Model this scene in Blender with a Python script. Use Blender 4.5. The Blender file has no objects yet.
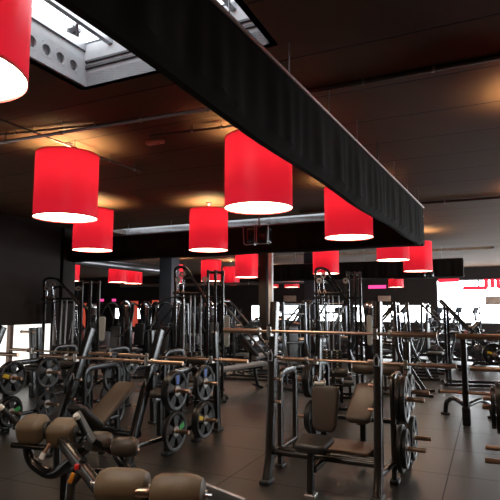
import bpy, math, random
from mathutils import Vector, Matrix
random.seed(7)
C = bpy.context.scene.collection
PI = math.pi
YAW = math.radians(25)          # the room's long axis runs 25 degrees right of the view
CY, SY = math.cos(YAW), math.sin(YAW)
EYE = 1.72
F = 510.0
PITCH = math.atan(56/F)
CP, SP = math.cos(PITCH), math.sin(PITCH)
CEIL = 3.68
NF = 'kind'

def W(r, u, z=0.0):             # room coordinates: r to the right, u down the room
    return Vector((r*CY+u*SY, -r*SY+u*CY, z))
def RU(p): return (p.x*CY-p.y*SY, p.x*SY+p.y*CY)
def ray(px, py):
    a, b = (px-250)/F, (250-py)/F
    return Vector((a, CP-b*SP, SP+b*CP))
def at(px, py, d):              # the place a pixel shows when it is d metres away
    v = ray(px, py); v *= d/v.y
    return Vector((v.x, v.y, v.z+EYE))
def on(px, py, z):              # the place a pixel shows on a level plane
    v = ray(px, py); v *= (z-EYE)/v.z
    return Vector((v.x, v.y, z))

# ------------------------------------------------------------------ materials
MATS = {}
def mat(name, col, rough=.5, metal=0.0, coat=0.0, var=.0, scale=30.0, bump=0.0, spec=.5, emit=None, estr=0):
    m = bpy.data.materials.new(name); m.use_nodes = True
    nt = m.node_tree; p = nt.nodes['Principled BSDF']
    p.inputs['Base Color'].default_value = (*col, 1)
    p.inputs['Roughness'].default_value = rough
    p.inputs['Metallic'].default_value = metal
    p.inputs['Coat Weight'].default_value = coat
    p.inputs['Specular IOR Level'].default_value = spec
    if emit:
        p.inputs['Emission Color'].default_value = (*emit, 1)
        p.inputs['Emission Strength'].default_value = estr
    if var or bump:
        tc = nt.nodes.new('ShaderNodeTexCoord'); n = nt.nodes.new('ShaderNodeTexNoise')
        n.inputs['Scale'].default_value = scale; n.inputs['Detail'].default_value = 4
        nt.links.new(tc.outputs['Object'], n.inputs['Vector'])
        if var:
            mx = nt.nodes.new('ShaderNodeMix'); mx.data_type = 'RGBA'
            mx.inputs[6].default_value = (*[c*(1-var) for c in col], 1)
            mx.inputs[7].default_value = (*[min(1, c*(1+var)) for c in col], 1)
            nt.links.new(n.outputs['Fac'], mx.inputs[0]); nt.links.new(mx.outputs[2], p.inputs['Base Color'])
        if bump:
            b = nt.nodes.new('ShaderNodeBump'); b.inputs['Strength'].default_value = bump
            b.inputs['Distance'].default_value = .004
            nt.links.new(n.outputs['Fac'], b.inputs['Height']); nt.links.new(b.outputs['Normal'], p.inputs['Normal'])
    MATS[name] = m
    return m
mat('frame_black', (.008, .008, .0085), .24, 0, 0, .15, 40, spec=.55)
mat('frame_bronze', (.030, .024, .020), .27, .25, .1, .12, 40)
mat('machine_grey', (.085, .09, .10), .25, .7, .5)
mat('guard_grey', (.42, .46, .45), .5)
mat('plate_grey', (.14, .15, .145), .4, .4)
mat('steel', (.62, .63, .66), .25, 1.0)
mat('dull_steel', (.34, .35, .37), .4, .8)
mat('warm_tinted_metal', (.56, .37, .27), .34, 1.0, 0, .08, 60)  # chrome bars and pegs: the warm light they reflect is put into the colour
mat('rubber', (.018, .018, .019), .6, 0, 0, .2, 60, .1)
mat('plate_iron', (.010, .010, .0105), .36, 0, 0, .2, 30, .1, spec=.6)
mat('hub_steel', (.45, .43, .40), .35, .9)
mat('vinyl_black', (.024, .021, .019), .42, 0, 0, .2, 90, .12)
mat('vinyl_brown', (.165, .115, .068), .5, 0, 0, .18, 120, .2)
mat('vinyl_dark_brown', (.075, .052, .036), .45, 0, 0, .18, 120, .2)
mat('vinyl_grey', (.30, .30, .31), .45, 0, 0, .1, 90, .1)
mat('white_tip', (.8, .76, .68), .35)
mat('orange_plastic', (.9, .32, .02), .45)
mat('red_plastic', (.75, .03, .03), .4)
mat('yellow_sticker', (.85, .62, .04), .5)
mat('blue_sticker', (.06, .16, .65), .5)
mat('green_sticker', (.05, .5, .12), .5)
mat('red_sticker', (.75, .05, .05), .5)
mat('timber_board', (.13, .075, .048), .45, 0, 0, .35, 14, .1)
mat('drape_fabric', (.0150, .0118, .0095), .9, 0, 0, .3, 8, .3, spec=.08)
mat('drape_rail', (.32, .20, .17), .45, .3)
mat('wall_dark', (.030, .025, .023), .8, 0, 0, .15, 3, .05, spec=.15)
mat('wall_white', (.80, .78, .74), .6, 0, 0, .05, 3)
mat('column_paint', (.055, .06, .075), .6, 0, 0, .15, 4)
mat('column_light', (.72, .72, .72), .5, 0, 0, .1, 4)
mat('well_paint', (.34, .35, .37), .6, 0, 0, .18, 9)
mat('well_dark', (.05, .05, .055), .6)
mat('duct', (.42, .42, .44), .35, .8, 0, .1, 12)
mat('conduit', (.10, .085, .075), .4, .5)
mat('coral_panel', (.70, .11, .07), .55, 0, 0, .2, 5, 0, .5, (.9, .12, .07), .45)  # a glow is added so the panels stay bright on the dim wall
mat('pink_sign', (.8, .06, .28), .4, 0, 0, 0, 1, 0, .5, (1, .08, .35), 1.1)
mat('red_sign', (.75, .03, .06), .4, 0, 0, 0, 1, 0, .5, (1, .04, .08), .7)
mat('alarm_plastic', (.55, .30, .22), .5)
mat('poster_a', (.45, .32, .25), .5, 0, 0, .7, 6)
mat('dome_chrome', (.5, .52, .56), .18, 1.0)
mat('screen_dark', (.02, .022, .028), .15)
mat('skin', (.50, .32, .24), .5)

def emis(name, col, s):
    m = bpy.data.materials.new(name); m.use_nodes = True; nt = m.node_tree
    nt.nodes.clear(); o = nt.nodes.new('ShaderNodeOutputMaterial'); e = nt.nodes.new('ShaderNodeEmission')
    e.inputs[0].default_value = (*col, 1); e.inputs[1].default_value = s
    nt.links.new(e.outputs[0], o.inputs[0]); MATS[name] = m; return m
emis('diffuser', (1.0, .78, .54), 13)
emis('window_glass', (.90, .96, 1.0), 16.0)
emis('strip_glass', (1.0, .96, .90), 1.5)
emis('sky_glass', (.94, .97, 1.0), 5.0)

def shade_mat():
    m = bpy.data.materials.new('red_shade'); m.use_nodes = True; nt = m.node_tree
    p = nt.nodes['Principled BSDF']; o = nt.nodes['Material Output']
    p.inputs['Base Color'].default_value = (.62, .006, .03, 1); p.inputs['Roughness'].default_value = .3
    t = nt.nodes.new('ShaderNodeBsdfTranslucent'); t.inputs[0].default_value = (.105, .0030, .0105, 1)
    mx = nt.nodes.new('ShaderNodeMixShader'); mx.inputs[0].default_value = .55
    nt.links.new(p.outputs[0], mx.inputs[1]); nt.links.new(t.outputs[0], mx.inputs[2])
    nt.links.new(mx.outputs[0], o.inputs[0]); MATS['red_shade'] = m
shade_mat()

def floor_mat():
    m = bpy.data.materials.new('rubber_floor'); m.use_nodes = True; nt = m.node_tree; L = nt.links.new
    p = nt.nodes['Principled BSDF']
    tc = nt.nodes.new('ShaderNodeTexCoord')
    br = nt.nodes.new('ShaderNodeTexBrick')
    br.offset = 0; br.inputs['Scale'].default_value = 1.0
    br.inputs['Mortar Size'].default_value = .007; br.inputs['Mortar Smooth'].default_value = .3
    br.inputs['Brick Width'].default_value = 2.0; br.inputs['Row Height'].default_value = 1.0
    br.inputs['Color1'].default_value = (.032, .027, .024, 1); br.inputs['Color2'].default_value = (.027, .023, .020, 1)
    br.inputs['Mortar'].default_value = (.010, .009, .008, 1)
    mp = nt.nodes.new('ShaderNodeMapping'); mp.inputs['Location'].default_value = (.46, .2, 0)
    L(tc.outputs['Object'], mp.inputs['Vector']); L(mp.outputs[0], br.inputs['Vector'])
    n = nt.nodes.new('ShaderNodeTexNoise'); n.inputs['Scale'].default_value = 1.7; n.inputs['Detail'].default_value = 8
    L(tc.outputs['Object'], n.inputs['Vector'])
    mx = nt.nodes.new('ShaderNodeMix'); mx.data_type = 'RGBA'; mx.blend_type = 'MULTIPLY'; mx.inputs[0].default_value = .7
    cr = nt.nodes.new('ShaderNodeValToRGB'); cr.color_ramp.elements[0].position = .3; cr.color_ramp.elements[1].position = .75
    cr.color_ramp.elements[0].color = (.55, .55, .55, 1); cr.color_ramp.elements[1].color = (1.25, 1.25, 1.25, 1)
    L(n.outputs['Fac'], cr.inputs[0]); L(br.outputs['Color'], mx.inputs[6]); L(cr.outputs[0], mx.inputs[7])
    L(mx.outputs[2], p.inputs['Base Color'])
    n2 = nt.nodes.new('ShaderNodeTexNoise'); n2.inputs['Scale'].default_value = 160
    L(tc.outputs['Object'], n2.inputs['Vector'])
    b = nt.nodes.new('ShaderNodeBump'); b.inputs['Strength'].default_value = .25; b.inputs['Distance'].default_value = .003
    L(n2.outputs['Fac'], b.inputs['Height']); L(b.outputs[0], p.inputs['Normal'])
    mr = nt.nodes.new('ShaderNodeMapRange'); mr.inputs[3].default_value = .37; mr.inputs[4].default_value = .75
    L(br.outputs['Fac'], mr.inputs[0]); L(mr.outputs[0], p.inputs['Roughness']); p.inputs['Specular IOR Level'].default_value = 1.0
    MATS['rubber_floor'] = m
floor_mat()

def ceil_mat():
    m = bpy.data.materials.new('ceiling_panels'); m.use_nodes = True; nt = m.node_tree; L = nt.links.new
    p = nt.nodes['Principled BSDF']; tc = nt.nodes.new('ShaderNodeTexCoord')
    br = nt.nodes.new('ShaderNodeTexBrick'); br.offset = 0; br.inputs['Scale'].default_value = 1
    br.inputs['Mortar Size'].default_value = .012; br.inputs['Mortar Smooth'].default_value = .4
    br.inputs['Brick Width'].default_value = 60; br.inputs['Row Height'].default_value = .82
    br.inputs['Color1'].default_value = (.115, .066, .038, 1); br.inputs['Color2'].default_value = (.098, .057, .034, 1)
    br.inputs['Mortar'].default_value = (.020, .015, .012, 1)
    mp = nt.nodes.new('ShaderNodeMapping'); mp.inputs['Location'].default_value = (31, .45, 0)
    L(tc.outputs['Object'], mp.inputs['Vector']); L(mp.outputs[0], br.inputs['Vector'])
    n = nt.nodes.new('ShaderNodeTexNoise'); n.inputs['Scale'].default_value = 1.2; n.inputs['Detail'].default_value = 6
    L(tc.outputs['Object'], n.inputs['Vector'])
    mx = nt.nodes.new('ShaderNodeMix'); mx.data_type = 'RGBA'; mx.blend_type = 'MULTIPLY'; mx.inputs[0].default_value = .5
    L(br.outputs['Color'], mx.inputs[6]); L(n.outputs['Color'], mx.inputs[7])
    L(br.outputs['Color'], p.inputs['Base Color'])
    b = nt.nodes.new('ShaderNodeBump'); b.inputs['Strength'].default_value = .3; b.inputs['Distance'].default_value = .01
    L(br.outputs['Fac'], b.inputs['Height']); b.invert = True; L(b.outputs[0], p.inputs['Normal'])
    p.inputs['Roughness'].default_value = .8; p.inputs['Specular IOR Level'].default_value = .12
    MATS['ceiling_panels'] = m
ceil_mat()

# ------------------------------------------------------------------ mesh helpers
def V(*a): return Vector(a)
class MB:
    def __init__(s): s.v = []; s.f = []
    def add(s, v, f):
        o = len(s.v); s.v += [Vector(p) for p in v]; s.f += [[i+o for i in q] for q in f]; return s
    def rbox(s, c, size, r=.01, k=2, M=None):           # box with rounded edges
        c = Vector(c); h = [x/2 for x in size]; r = min(r, min(h)*.999)
        axv = []
        for i in range(3):
            a = [-h[i]+r*(1-math.cos(j/k*PI/2)) if False else -h[i]+r*j/k for j in range(k+1)]
            b = [-x for x in reversed(a)]
            axv.append(a+b if b[0]-a[-1] > 1e-5 else a+b[1:])
        vid = {}; vs = []; fs = []
        def P(p):
            key = tuple(round(x, 6) for x in p)
            if key not in vid:
                inn = Vector([max(-(h[i]-r), min(h[i]-r, p[i])) for i in range(3)])
                d = Vector(p)-inn
                q = inn+(d.normalized()*r if d.length > 1e-9 else d)
                if M is not None: q = M @ q
                vid[key] = len(vs); vs.append(q+c)
            return vid[key]
        for ax in range(3):
            a1, a2 = (ax+1) % 3, (ax+2) % 3
            for sgn in (-1, 1):
                A, B = axv[a1], axv[a2]
                for i in range(len(A)-1):
                    for j in range(len(B)-1):
                        q = []
                        for (x, y) in ((A[i], B[j]), (A[i+1], B[j]), (A[i+1], B[j+1]), (A[i], B[j+1])):
                            p = [0, 0, 0]; p[ax] = sgn*h[ax]; p[a1] = x; p[a2] = y; q.append(P(p))
                        fs.append(q if sgn > 0 else q[::-1])
        return s.add(vs, fs)
    def box(s, c, size, M=None):
        c = Vector(c); h = [x/2 for x in size]; vs = []
        for x in (-1, 1):
            for y in (-1, 1):
                for z in (-1, 1):
                    q = Vector((x*h[0], y*h[1], z*h[2])); vs.append((M @ q if M is not None else q)+c)
        return s.add(vs, [(0,1,3,2),(4,6,7,5),(0,4,5,1),(2,3,7,6),(0,2,6,4),(1,5,7,3)])
    def sweep(s, pts, prof, ref=None, cap=True, scale=None):
        pts = [Vector(p) for p in pts]; n = len(pts); m = len(prof); vs = []; fs = []
        X = None
        for i, p in enumerate(pts):
            t = (pts[min(i+1, n-1)]-pts[max(i-1, 0)]).normalized()
            if ref is not None:
                X = Vector(ref)-t*t.dot(Vector(ref))
            elif X is None:
                a = Vector((0, 0, 1)) if abs(t.z) < .9 else Vector((1, 0, 0)); X = a-t*t.dot(a)
            else: X = X-t*t.dot(X)
            X.normalize(); Y = t.cross(X)
            k = scale[i] if scale else 1
            vs += [p+X*(a*k)+Y*(b*k) for a, b in prof]
        for i in range(n-1):
            for j in range(m):
                fs.append((i*m+j, i*m+(j+1) % m, (i+1)*m+(j+1) % m, (i+1)*m+j))
        if cap: fs.append(tuple(range(m))[::-1]); fs.append(tuple((n-1)*m+j for j in range(m)))
        return s.add(vs, fs)
    def tube(s, pts, r, seg=10, ref=None, cap=True):
        return s.sweep(pts, [(r*math.cos(2*PI*j/seg), r*math.sin(2*PI*j/seg)) for j in range(seg)], ref, cap)
    def bar(s, pts, w, h, ref=(1, 0, 0), b=.25):         # rounded rectangular section
        e = min(w, h)*b; pr = []
        for (sx, sy, a0) in ((1, 1, 0), (-1, 1, 1), (-1, -1, 2), (1, -1, 3)):
            for k in range(3):
                a = a0*PI/2+k*PI/4
                pr.append((sx*(w/2-e)+e*math.cos(a), sy*(h/2-e)+e*math.sin(a)))
        return s.sweep(pts, pr, ref)
    def lathe(s, prof, c=(0, 0, 0), axis='z', seg=24, M=None):
        vs = []; fs = []; m = len(prof); c = Vector(c)
        for i in range(seg):
            a = 2*PI*i/seg
            for (r, h) in prof:
                p = Vector((r*math.cos(a), r*math.sin(a), h))
                if axis == 'x': p = Vector((p.z, p.x, p.y))
                if axis == 'y': p = Vector((p.y, p.z, p.x))
                vs.append((M @ p if M is not None else p)+c)
        for i in range(seg):
            for j in range(m-1):
                a, b = i*m+j, ((i+1) % seg)*m+j
                fs.append((a, b, b+1, a+1))
        return s.add(vs, fs)
    def cyl(s, c, r, l, axis='z', seg=16, e=None):
        e = min(r, l)*.15 if e is None else e
        return s.lathe([(0, -l/2), (r-e, -l/2), (r, -l/2+e), (r, l/2-e), (r-e, l/2), (0, l/2)], c, axis, seg)
    def slab(s, c, w, h, t, corner=.06, taper=1.0, r=.025, M=None):   # upholstered pad: rounded outline in x-z, thickness in y
        base = []
        for (sx, sz, a0) in ((1, 1, 0), (-1, 1, 1), (-1, -1, 2), (1, -1, 3)):
            for k in range(6):
                a = a0*PI/2+k*PI/10
                base.append((sx*(w/2-corner)+corner*math.cos(a), sz*(h/2-corner)+corner*math.sin(a)))
        base = [(x*(1+(taper-1)*(.5-z/h)), z) for x, z in base]
        vs = []; fs = []; n = len(base); K = 4; rings = []
        for j in range(2*K+2):
            q = j if j <= K else 2*K+1-j
            a = q/K*PI/2; ins = r*(1-math.sin(a)); y = (-1 if j <= K else 1)*(t/2-r+r*math.cos(a))
            rings.append((ins, y))
        c = Vector(c)
        for ins, y in rings:
            for x, z in base:
                p = Vector((x*(1-2*ins/w), y, z*(1-2*ins/h))); vs.append((M @ p if M is not None else p)+c)
        for j in range(len(rings)-1):
            for i in range(n): fs.append((j*n+i, j*n+(i+1) % n, (j+1)*n+(i+1) % n, (j+1)*n+i))
        fs.append(tuple(range(n))); fs.append(tuple((len(rings)-1)*n+i for i in range(n)))
        return s.add(vs, fs)
    def build(s, name, m, parent=None, smooth=True, ang=40):
        me = bpy.data.meshes.new(name); me.from_pydata([tuple(p) for p in s.v], [], s.f); me.validate(); me.update()
        import bmesh
        bm = bmesh.new(); bm.from_mesh(me); bmesh.ops.remove_doubles(bm, verts=bm.verts, dist=1e-5)
        bmesh.ops.recalc_face_normals(bm, faces=bm.faces); bm.to_mesh(me); bm.free()
        me.materials.append(MATS[m] if isinstance(m, str) else m)
        if smooth:
            for p in me.polygons: p.use_smooth = True
            me.set_sharp_from_angle(angle=math.radians(ang))
        o = bpy.data.objects.new(name, me); C.objects.link(o)
        if parent is not None: o.parent = parent
        return o
def fillet(pts, rad, n=5):
    pts = [Vector(p) for p in pts]; out = [pts[0]]
    for i in range(1, len(pts)-1):
        p = pts[i]; a = pts[i-1]-p; b = pts[i+1]-p
        k = min(rad, a.length*.49, b.length*.49)
        A = p+a.normalized()*k; B = p+b.normalized()*k
        for j in range(n+1):
            t = j/n; out.append(A*(1-t)**2+p*2*t*(1-t)+B*t*t)
    out.append(pts[-1]); return out
def rot(ax, deg): return Matrix.Rotation(math.radians(deg), 3, ax)
def tag(o, label, cat, group=None, kind=None):
    if label: o['label'] = label
    if cat: o['category'] = cat
    if group: o['group'] = group
    if kind: o['kind'] = kind
    return o
def thing(name, label, cat, loc, rz=-YAW, group=None):
    o = bpy.data.objects.new(name, None); C.objects.link(o)
    o.location = loc; o.rotation_euler = (0, 0, rz); o.empty_display_size = .1
    return tag(o, label, cat, group)
def copy_tree(o, parent=None):
    c = o.copy(); C.objects.link(c)
    if parent is not None: c.parent = parent
    for ch in [x for x in list(C.objects) if x.parent == o]: copy_tree(ch, c)
    return c
def place(o, loc, rz, label, group=None):
    o.location = loc; o.rotation_euler = (0, 0, rz); o['label'] = label
    if group: o['group'] = group
    return o
def struct(name, mb, m, **k):
    o = mb.build(name, m, **k); o['kind'] = 'structure'; return o
def in_room(o): o.rotation_euler = (0, 0, -YAW); return o

# ------------------------------------------------------------------ the room (built in room coordinates)
R0, R1, U0, U1 = -28.0, 7.5, -4.0, 28.0
K = 28/22
fl = struct('floor', MB().box(((R0+R1)/2, (U0+U1)/2, -.05), (R1-R0, U1-U0, .1)), 'rubber_floor', smooth=False); in_room(fl)
# ceiling with the three skylight openings left out of it
_c1, _c2 = RU(on(78, 85, CEIL)), RU(on(273, 47, CEIL))
holes = [(_c1[0], _c2[0], 1.50, (_c1[1]+_c2[1])/2), (-9.0, -1.9, 10.35, 11.2), (-8.0, .2, 18.6, 19.3)]
us = sorted({U0, U1, *[h[2] for h in holes], *[h[3] for h in holes]})
cm = MB()
for a, b in zip(us[:-1], us[1:]):
    cut = [h for h in holes if h[2] <= a+1e-6 and h[3] >= b-1e-6]
    if not cut: spans = [(R0, R1)]
    else: spans = [(R0, cut[0][0]), (cut[0][1], R1)]
    for x0, x1 in spans: cm.box(((x0+x1)/2, (a+b)/2, CEIL+.06), (x1-x0, b-a, .12))
in_room(struct('ceiling', cm, 'ceiling_panels', smooth=False))

PART_U = 9.2
in_room(struct('wall_left', MB().box((-9.43, (U0+PART_U)/2, (1.31+CEIL)/2), (.16, PART_U-U0, CEIL-1.31)).box((-9.43, (U0+PART_U)/2, .15), (.16, PART_U-U0, .30)), 'wall_dark', smooth=False))
wl = MB(); wl.box((-9.45, (U0+PART_U)/2, .805), (.03, PART_U-U0, 1.01)); in_room(struct('window_1', wl, 'strip_glass', smooth=False))
fm = MB()
for uu in (0.5, 3.0, 5.5, 7.9, 9.1): fm.box((-9.39, uu, .805), (.10, .09, 1.01))
tr = in_room(struct('trim_1', fm, 'timber_board', smooth=False))
TOPW = 3.06
wb = MB().box(((R0+R1)/2, U1+.1, (TOPW+CEIL)/2), (R1-R0, .2, CEIL-TOPW)).box(((R0+R1)/2, U1+.1, .42), (R1-R0, .2, .84))
def solid(a, b, z0=.84, z1=TOPW): wb.box(((a+b)/2, U1+.1, (z0+z1)/2), (b-a, .2, z1-z0))
solid(R0, -18.3*K); solid(-18.3*K, -16*K, 1.62); solid(-16*K, -10.2*K); solid(-10.2*K, -2.15*K, 1.80); solid(-5.85*K, -5.35*K, .84, 1.80); solid(-2.15*K, -1.9*K)
in_room(struct('wall_back', wb, 'wall_dark', smooth=False))
def side_window(n, u0, u1, z0, z1, nm):
    w = in_room(struct(f'window_{n}', MB().box((R1+.14, (u0+u1)/2, (z0+z1)/2), (.02, u1-u0, z1-z0)), 'window_glass', smooth=False)); f = MB()
    for i in range(nm+1): f.box((R1+.08, u0+(u1-u0)*i/nm, (z0+z1)/2), (.09, .07, z1-z0))
    for z_ in (z0+.03, z1-.03): f.box((R1+.08, (u0+u1)/2, z_), (.09, u1-u0, .06))
    f.build('window_frame', 'dull_steel', w, smooth=False); return w
def window(n, r0, r1, z0, z1, nm):
    g = MB().box(((r0+r1)/2, U1+.14, (z0+z1)/2), (r1-r0, .02, z1-z0)); w = in_room(struct(f'window_{n}', g, 'window_glass', smooth=False))
    f = MB()
    for i in range(nm+1):
        x = r0+(r1-r0)*i/nm; f.box((x, U1+.08, (z0+z1)/2), (.07, .09, z1-z0))
    f.box(((r0+r1)/2, U1+.08, z0+.03), (r1-r0, .09, .06)).box(((r0+r1)/2, U1+.08, z1-.03), (r1-r0, .09, .06))
    o = f.build('window_frame', 'dull_steel', w, smooth=False); return w
side_window(8, 11.0, 27.0, .30, 2.62, 8)
window(2, -18.3*K, -16.0*K, .84, 1.62, 1)
window(3, -10.2*K, -5.85*K, .84, 1.80, 3)
window(4, -5.35*K, -2.15*K, .84, 1.80, 2)
window(5, -1.9*K, R1, .84, TOPW, 5)
in_room(struct('wall_right', MB().box((R1+.1, (U0+U1)/2, (2.62+CEIL)/2), (.2, U1-U0, CEIL-2.62)).box((R1+.1, (U0+U1)/2, .15), (.2, U1-U0, .30)).box((R1+.1, (U0+11)/2, 1.46), (.2, 11-U0, 2.32)).box((R1+.1, (27+U1)/2, 1.46), (.2, U1-27, 2.32)), 'wall_dark', smooth=False))
in_room(struct('wall_front', MB().box(((R0+R1)/2, U0-.1, CEIL/2), (R1-R0, .2, CEIL)), 'wall_dark', smooth=False))
in_room(struct('wall_far_left', MB().box((R0-.1, (U0+U1)/2, CEIL/2), (.2, U1-U0, CEIL)), 'wall_dark', smooth=False))

# skylight wells
def well(n, h, hh, bars, axis):
    r0, r1, u0, u1 = h; m = MB(); t = .05; z0 = CEIL+.0; z1 = CEIL+hh
    m.box(((r0+r1)/2, u1+t/2, (z0+z1)/2), (r1-r0+2*t, t, hh)).box(((r0+r1)/2, u0-t/2, (z0+z1)/2), (r1-r0+2*t, t, hh))
    m.box((r0-t/2, (u0+u1)/2, (z0+z1)/2), (t, u1-u0, hh)).box((r1+t/2, (u0+u1)/2, (z0+z1)/2), (t, u1-u0, hh))
    w = in_room(struct(f'trim_{n}', m, 'well_paint', smooth=False))
    g = MB().box(((r0+r1)/2, (u0+u1)/2, z1+.03), (r1-r0, u1-u0, .015)); p = in_room(struct(f'window_{n+4}', g, 'sky_glass', smooth=False))
    f = MB()
    for i in range(bars+1):
        k = i/bars
        if axis == 'u': f.box((r0+(r1-r0)*k, (u0+u1)/2, z1-.02), (.05, u1-u0, .08))
        else: f.box(((r0+r1)/2, u0+(u1-u0)*k, z1-.02), (r1-r0, .04, .07))
    fo = f.build('glazing_bar', 'dull_steel', p, smooth=False)
    return w, p
w2, p2 = well(2, holes[0], .40, 6, 'u')
r0, r1, u0, u1 = holes[0]
lip = MB().box(((r0+r1)/2, u1-.012, CEIL+.17), (r1-r0, .024, .022)).box(((r0+r1)/2, u1-.012, CEIL+.225), (r1-r0, .024, .018)); lip.build('rail', 'well_dark', w2, smooth=False)
# a perforated steel joist along the left side of the opening
j = MB(); jx = r0+.03
hl = [u1-.16-i*.15 for i in range(12)][::-1]
j.box((jx, (u0+u1)/2, CEIL+.035), (.02, u1-u0, .07)).box((jx, (u0+u1)/2, CEIL+.215), (.02, u1-u0, .05))
prev = u0
for h_ in hl+[u1+.06]:
    j.box((jx, (prev+h_-.045)/2, CEIL+.13), (.02, max(.01, h_-.045-prev), .12)); prev = h_+.045
j.build('perforated_joist', 'well_paint', w2, smooth=False)
hr = MB()
for h_ in hl: hr.lathe([(.07, 0), (.046, -.012), (.046, .012), (.07, .012)], (jx, h_, CEIL+.13), 'x', 14)
hr.build('joist_opening', 'well_paint', w2)
# fixing brackets under the glazing
bk = MB()
for i in range(5):
    for k in range(2):
        x = r0+.18+i*.37; y = u0+.75+k*.8
        bk.tube([(x-.07, y, CEIL+.36), (x, y+.05, CEIL+.32), (x+.07, y-.04, CEIL+.37)], .016, 6).box((x, y, CEIL+.35), (.07, .10, .03))
bk.build('glazing_bracket', 'dull_steel', p2)
w3, p3 = well(3, holes[1], .35, 12, 'u')
w4, p4 = well(4, holes[2], .35, 12, 'u')

# columns
def column(n, px, d, w, m, label, zt=CEIL):
    p = at(px, 300, d)
    mb = MB().rbox((0, 0, zt/2), (w, w, zt), .012, 2)
    o = mb.build('column', m); o.location = (p.x, p.y, 0); o.rotation_euler = (0, 0, -YAW); o['kind'] = 'structure'; o.name = f'trim_{n}'
    MB().rbox((0, 0, .06), (w+.04, w+.04, .12), .01).build('plinth', 'wall_dark', o)
    return o
column(5, 62, 13.0, .42, 'wall_dark', '')
column(6, 169, 15.0, .42, 'column_paint', '')
column(7, 264, 17.0, .27, 'wall_dark', '')
column(8, 271, 16.8, .13, 'column_light', '')
column(9, 311, 19.0, .40, 'column_paint', '')

# ------------------------------------------------------------------ hanging fabric
def drape(name, label, a, b, width, zt, zb, wave, nwires, sag=0.0, flare=False):
    # a, b in room coordinates; the near face hangs from the line a-b, the sling closes behind it
    A = W(*a, 0); B = W(*b, 0); L = (B-A).length; d = (B-A)/L; nrm = Vector((-d.y, d.x, 0))   # to the left of the run
    root = thing(name, label, 'fabric drape', (A.x, A.y, zb), 0)
    N = 300; vs = []; fs = []
    inv = Vector((A.x, A.y, zb))
    prof_n = 9
    for i in range(N+1):
        t = i/N; base = A+d*(L*t)
        ph = .012*math.sin(t*L*9.0+1.3*math.sin(t*L*2.1))+.006*math.sin(t*L*27+math.sin(t*L*5))
        lo = wave(t)
        pr = [(0, zt), (ph*.4, zt-.12), (ph, zt-(zt-zb)*.6), (ph, zb+lo+.04), (.03, zb+lo), (width*.35, zb+lo-.035-sag), (width*.7, zb+lo-.03-sag), (width-.02, zb+lo+.02), (width, zb+lo+.12), (width-ph*.5, zt)]
        for (o_, z) in pr:
            vs.append(base+nrm*o_+Vector((0, 0, z))-inv)
    m = 10
    for i in range(N):
        for k in range(m-1): fs.append((i*m+k, (i+1)*m+k, (i+1)*m+k+1, i*m+k+1))
    fs.append(tuple(range(m))); fs.append(tuple(N*m+k for k in range(m))[::-1])
    cl = MB().add(vs, fs).build('cloth', 'drape_fabric', root)
    ra = MB()
    for o_ in (-.012, width+.012):
        P = A+nrm*o_-inv; Q = B+nrm*o_-inv
        ra.tube([P+Vector((0, 0, zt+.005)), Q+Vector((0, 0, zt+.005))], .014, 8)
    ra.build('rail', 'drape_rail', root)
    for i in range(nwires):
        t = (i+.5)/nwires; q = A+d*(L*t)-inv
        MB().tube([q+Vector((0, 0, zt)), q+Vector((0, 0, CEIL))], .005, 6).build('wire', 'dull_steel', root)
    return root
_a, _b = RU(on(210, 0, 3.41)), RU(on(423, 208, 3.41))
_a = (_a[0]-(_b[0]-_a[0])*.55, _a[1]-(_b[1]-_a[1])*.55)
drape('fabric_drape', 'long black pleated fabric drape hanging diagonally overhead', _a, _b, .16, 3.41, 2.86,
      lambda t: .17*max(0, (.62-t)/.62)**1.2+.012*math.sin(t*26)-.03*math.exp(-((t-.985)/.02)**2)-.05*t, 12)
drape('fabric_drape', 'black fabric drape crossing the hall below the middle skylight strip', (-1.05, 9.75), (-9.6, 9.75), -.30, 3.40, 2.86,
      lambda t: .01*math.sin(t*20), 7)
drape('fabric_drape', 'farthest black fabric drape, crossing near the back wall', (-.70, 17.7), (-8.3, 17.7), -.5, 3.25, 2.68,
      lambda t: .01*math.sin(t*20), 6)

# ------------------------------------------------------------------ red lamps
LR, LH, LB = .365, .77, 2.76
def make_lamp(drop=0):
    root = thing('pendant_lamp', '', 'lamp', (0, 0, LB), 0, 'red drum lamps')
    n = 40
    MB().lathe([(LR, 0), (LR, LH*.25), (LR, LH*.5), (LR, LH*.75), (LR, LH)], (0, 0, 0), 'z', n).build('lamp_shade', 'red_shade', root, ang=80)
    for z_ in (0, LH-.012):
        MB().lathe([(LR-.002, z_), (LR+.004, z_), (LR+.004, z_+.012), (LR-.002, z_+.012), (LR-.002, z_)], (0, 0, 0), 'z', n).build('hoop', 'red_plastic', root)
    MB().lathe([(0, .012), (LR-.02, .012), (LR-.004, .012), (LR-.004, .018), (0, .018)], (0, 0, 0), 'z', n).build('diffuser', 'diffuser', root)
    cz = CEIL-LB+drop
    MB().cyl((0, 0, (LH*.84+cz)/2), .008, cz-LH*.84, 'z', 8).build('cord', 'conduit', root)
    MB().lathe([(0, cz), (.055, cz), (.05, cz-.03), (.015, cz-.06), (0, cz-.06)], (0, 0, 0), 'z', 16).build('ceiling_rose', 'hub_steel', root)
    sp = MB()
    for k in range(3):
        a = k*2*PI/3; sp.tube([(0, 0, LH-.03), ((LR-.003)*math.cos(a), (LR-.003)*math.sin(a), LH-.01)], .004, 6)
    sp.build('spider', 'hub_steel', root)
    MB().lathe([(0, LH*.84-.10), (.035, LH*.84-.08), (.045, LH*.84-.04), (.02, LH*.84), (0, LH*.84)], (0, 0, 0), 'z', 14).build('bulb', 'bulb_glass', root)
    return root
emis('bulb_glass', (1, .85, .65), 6)
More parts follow.
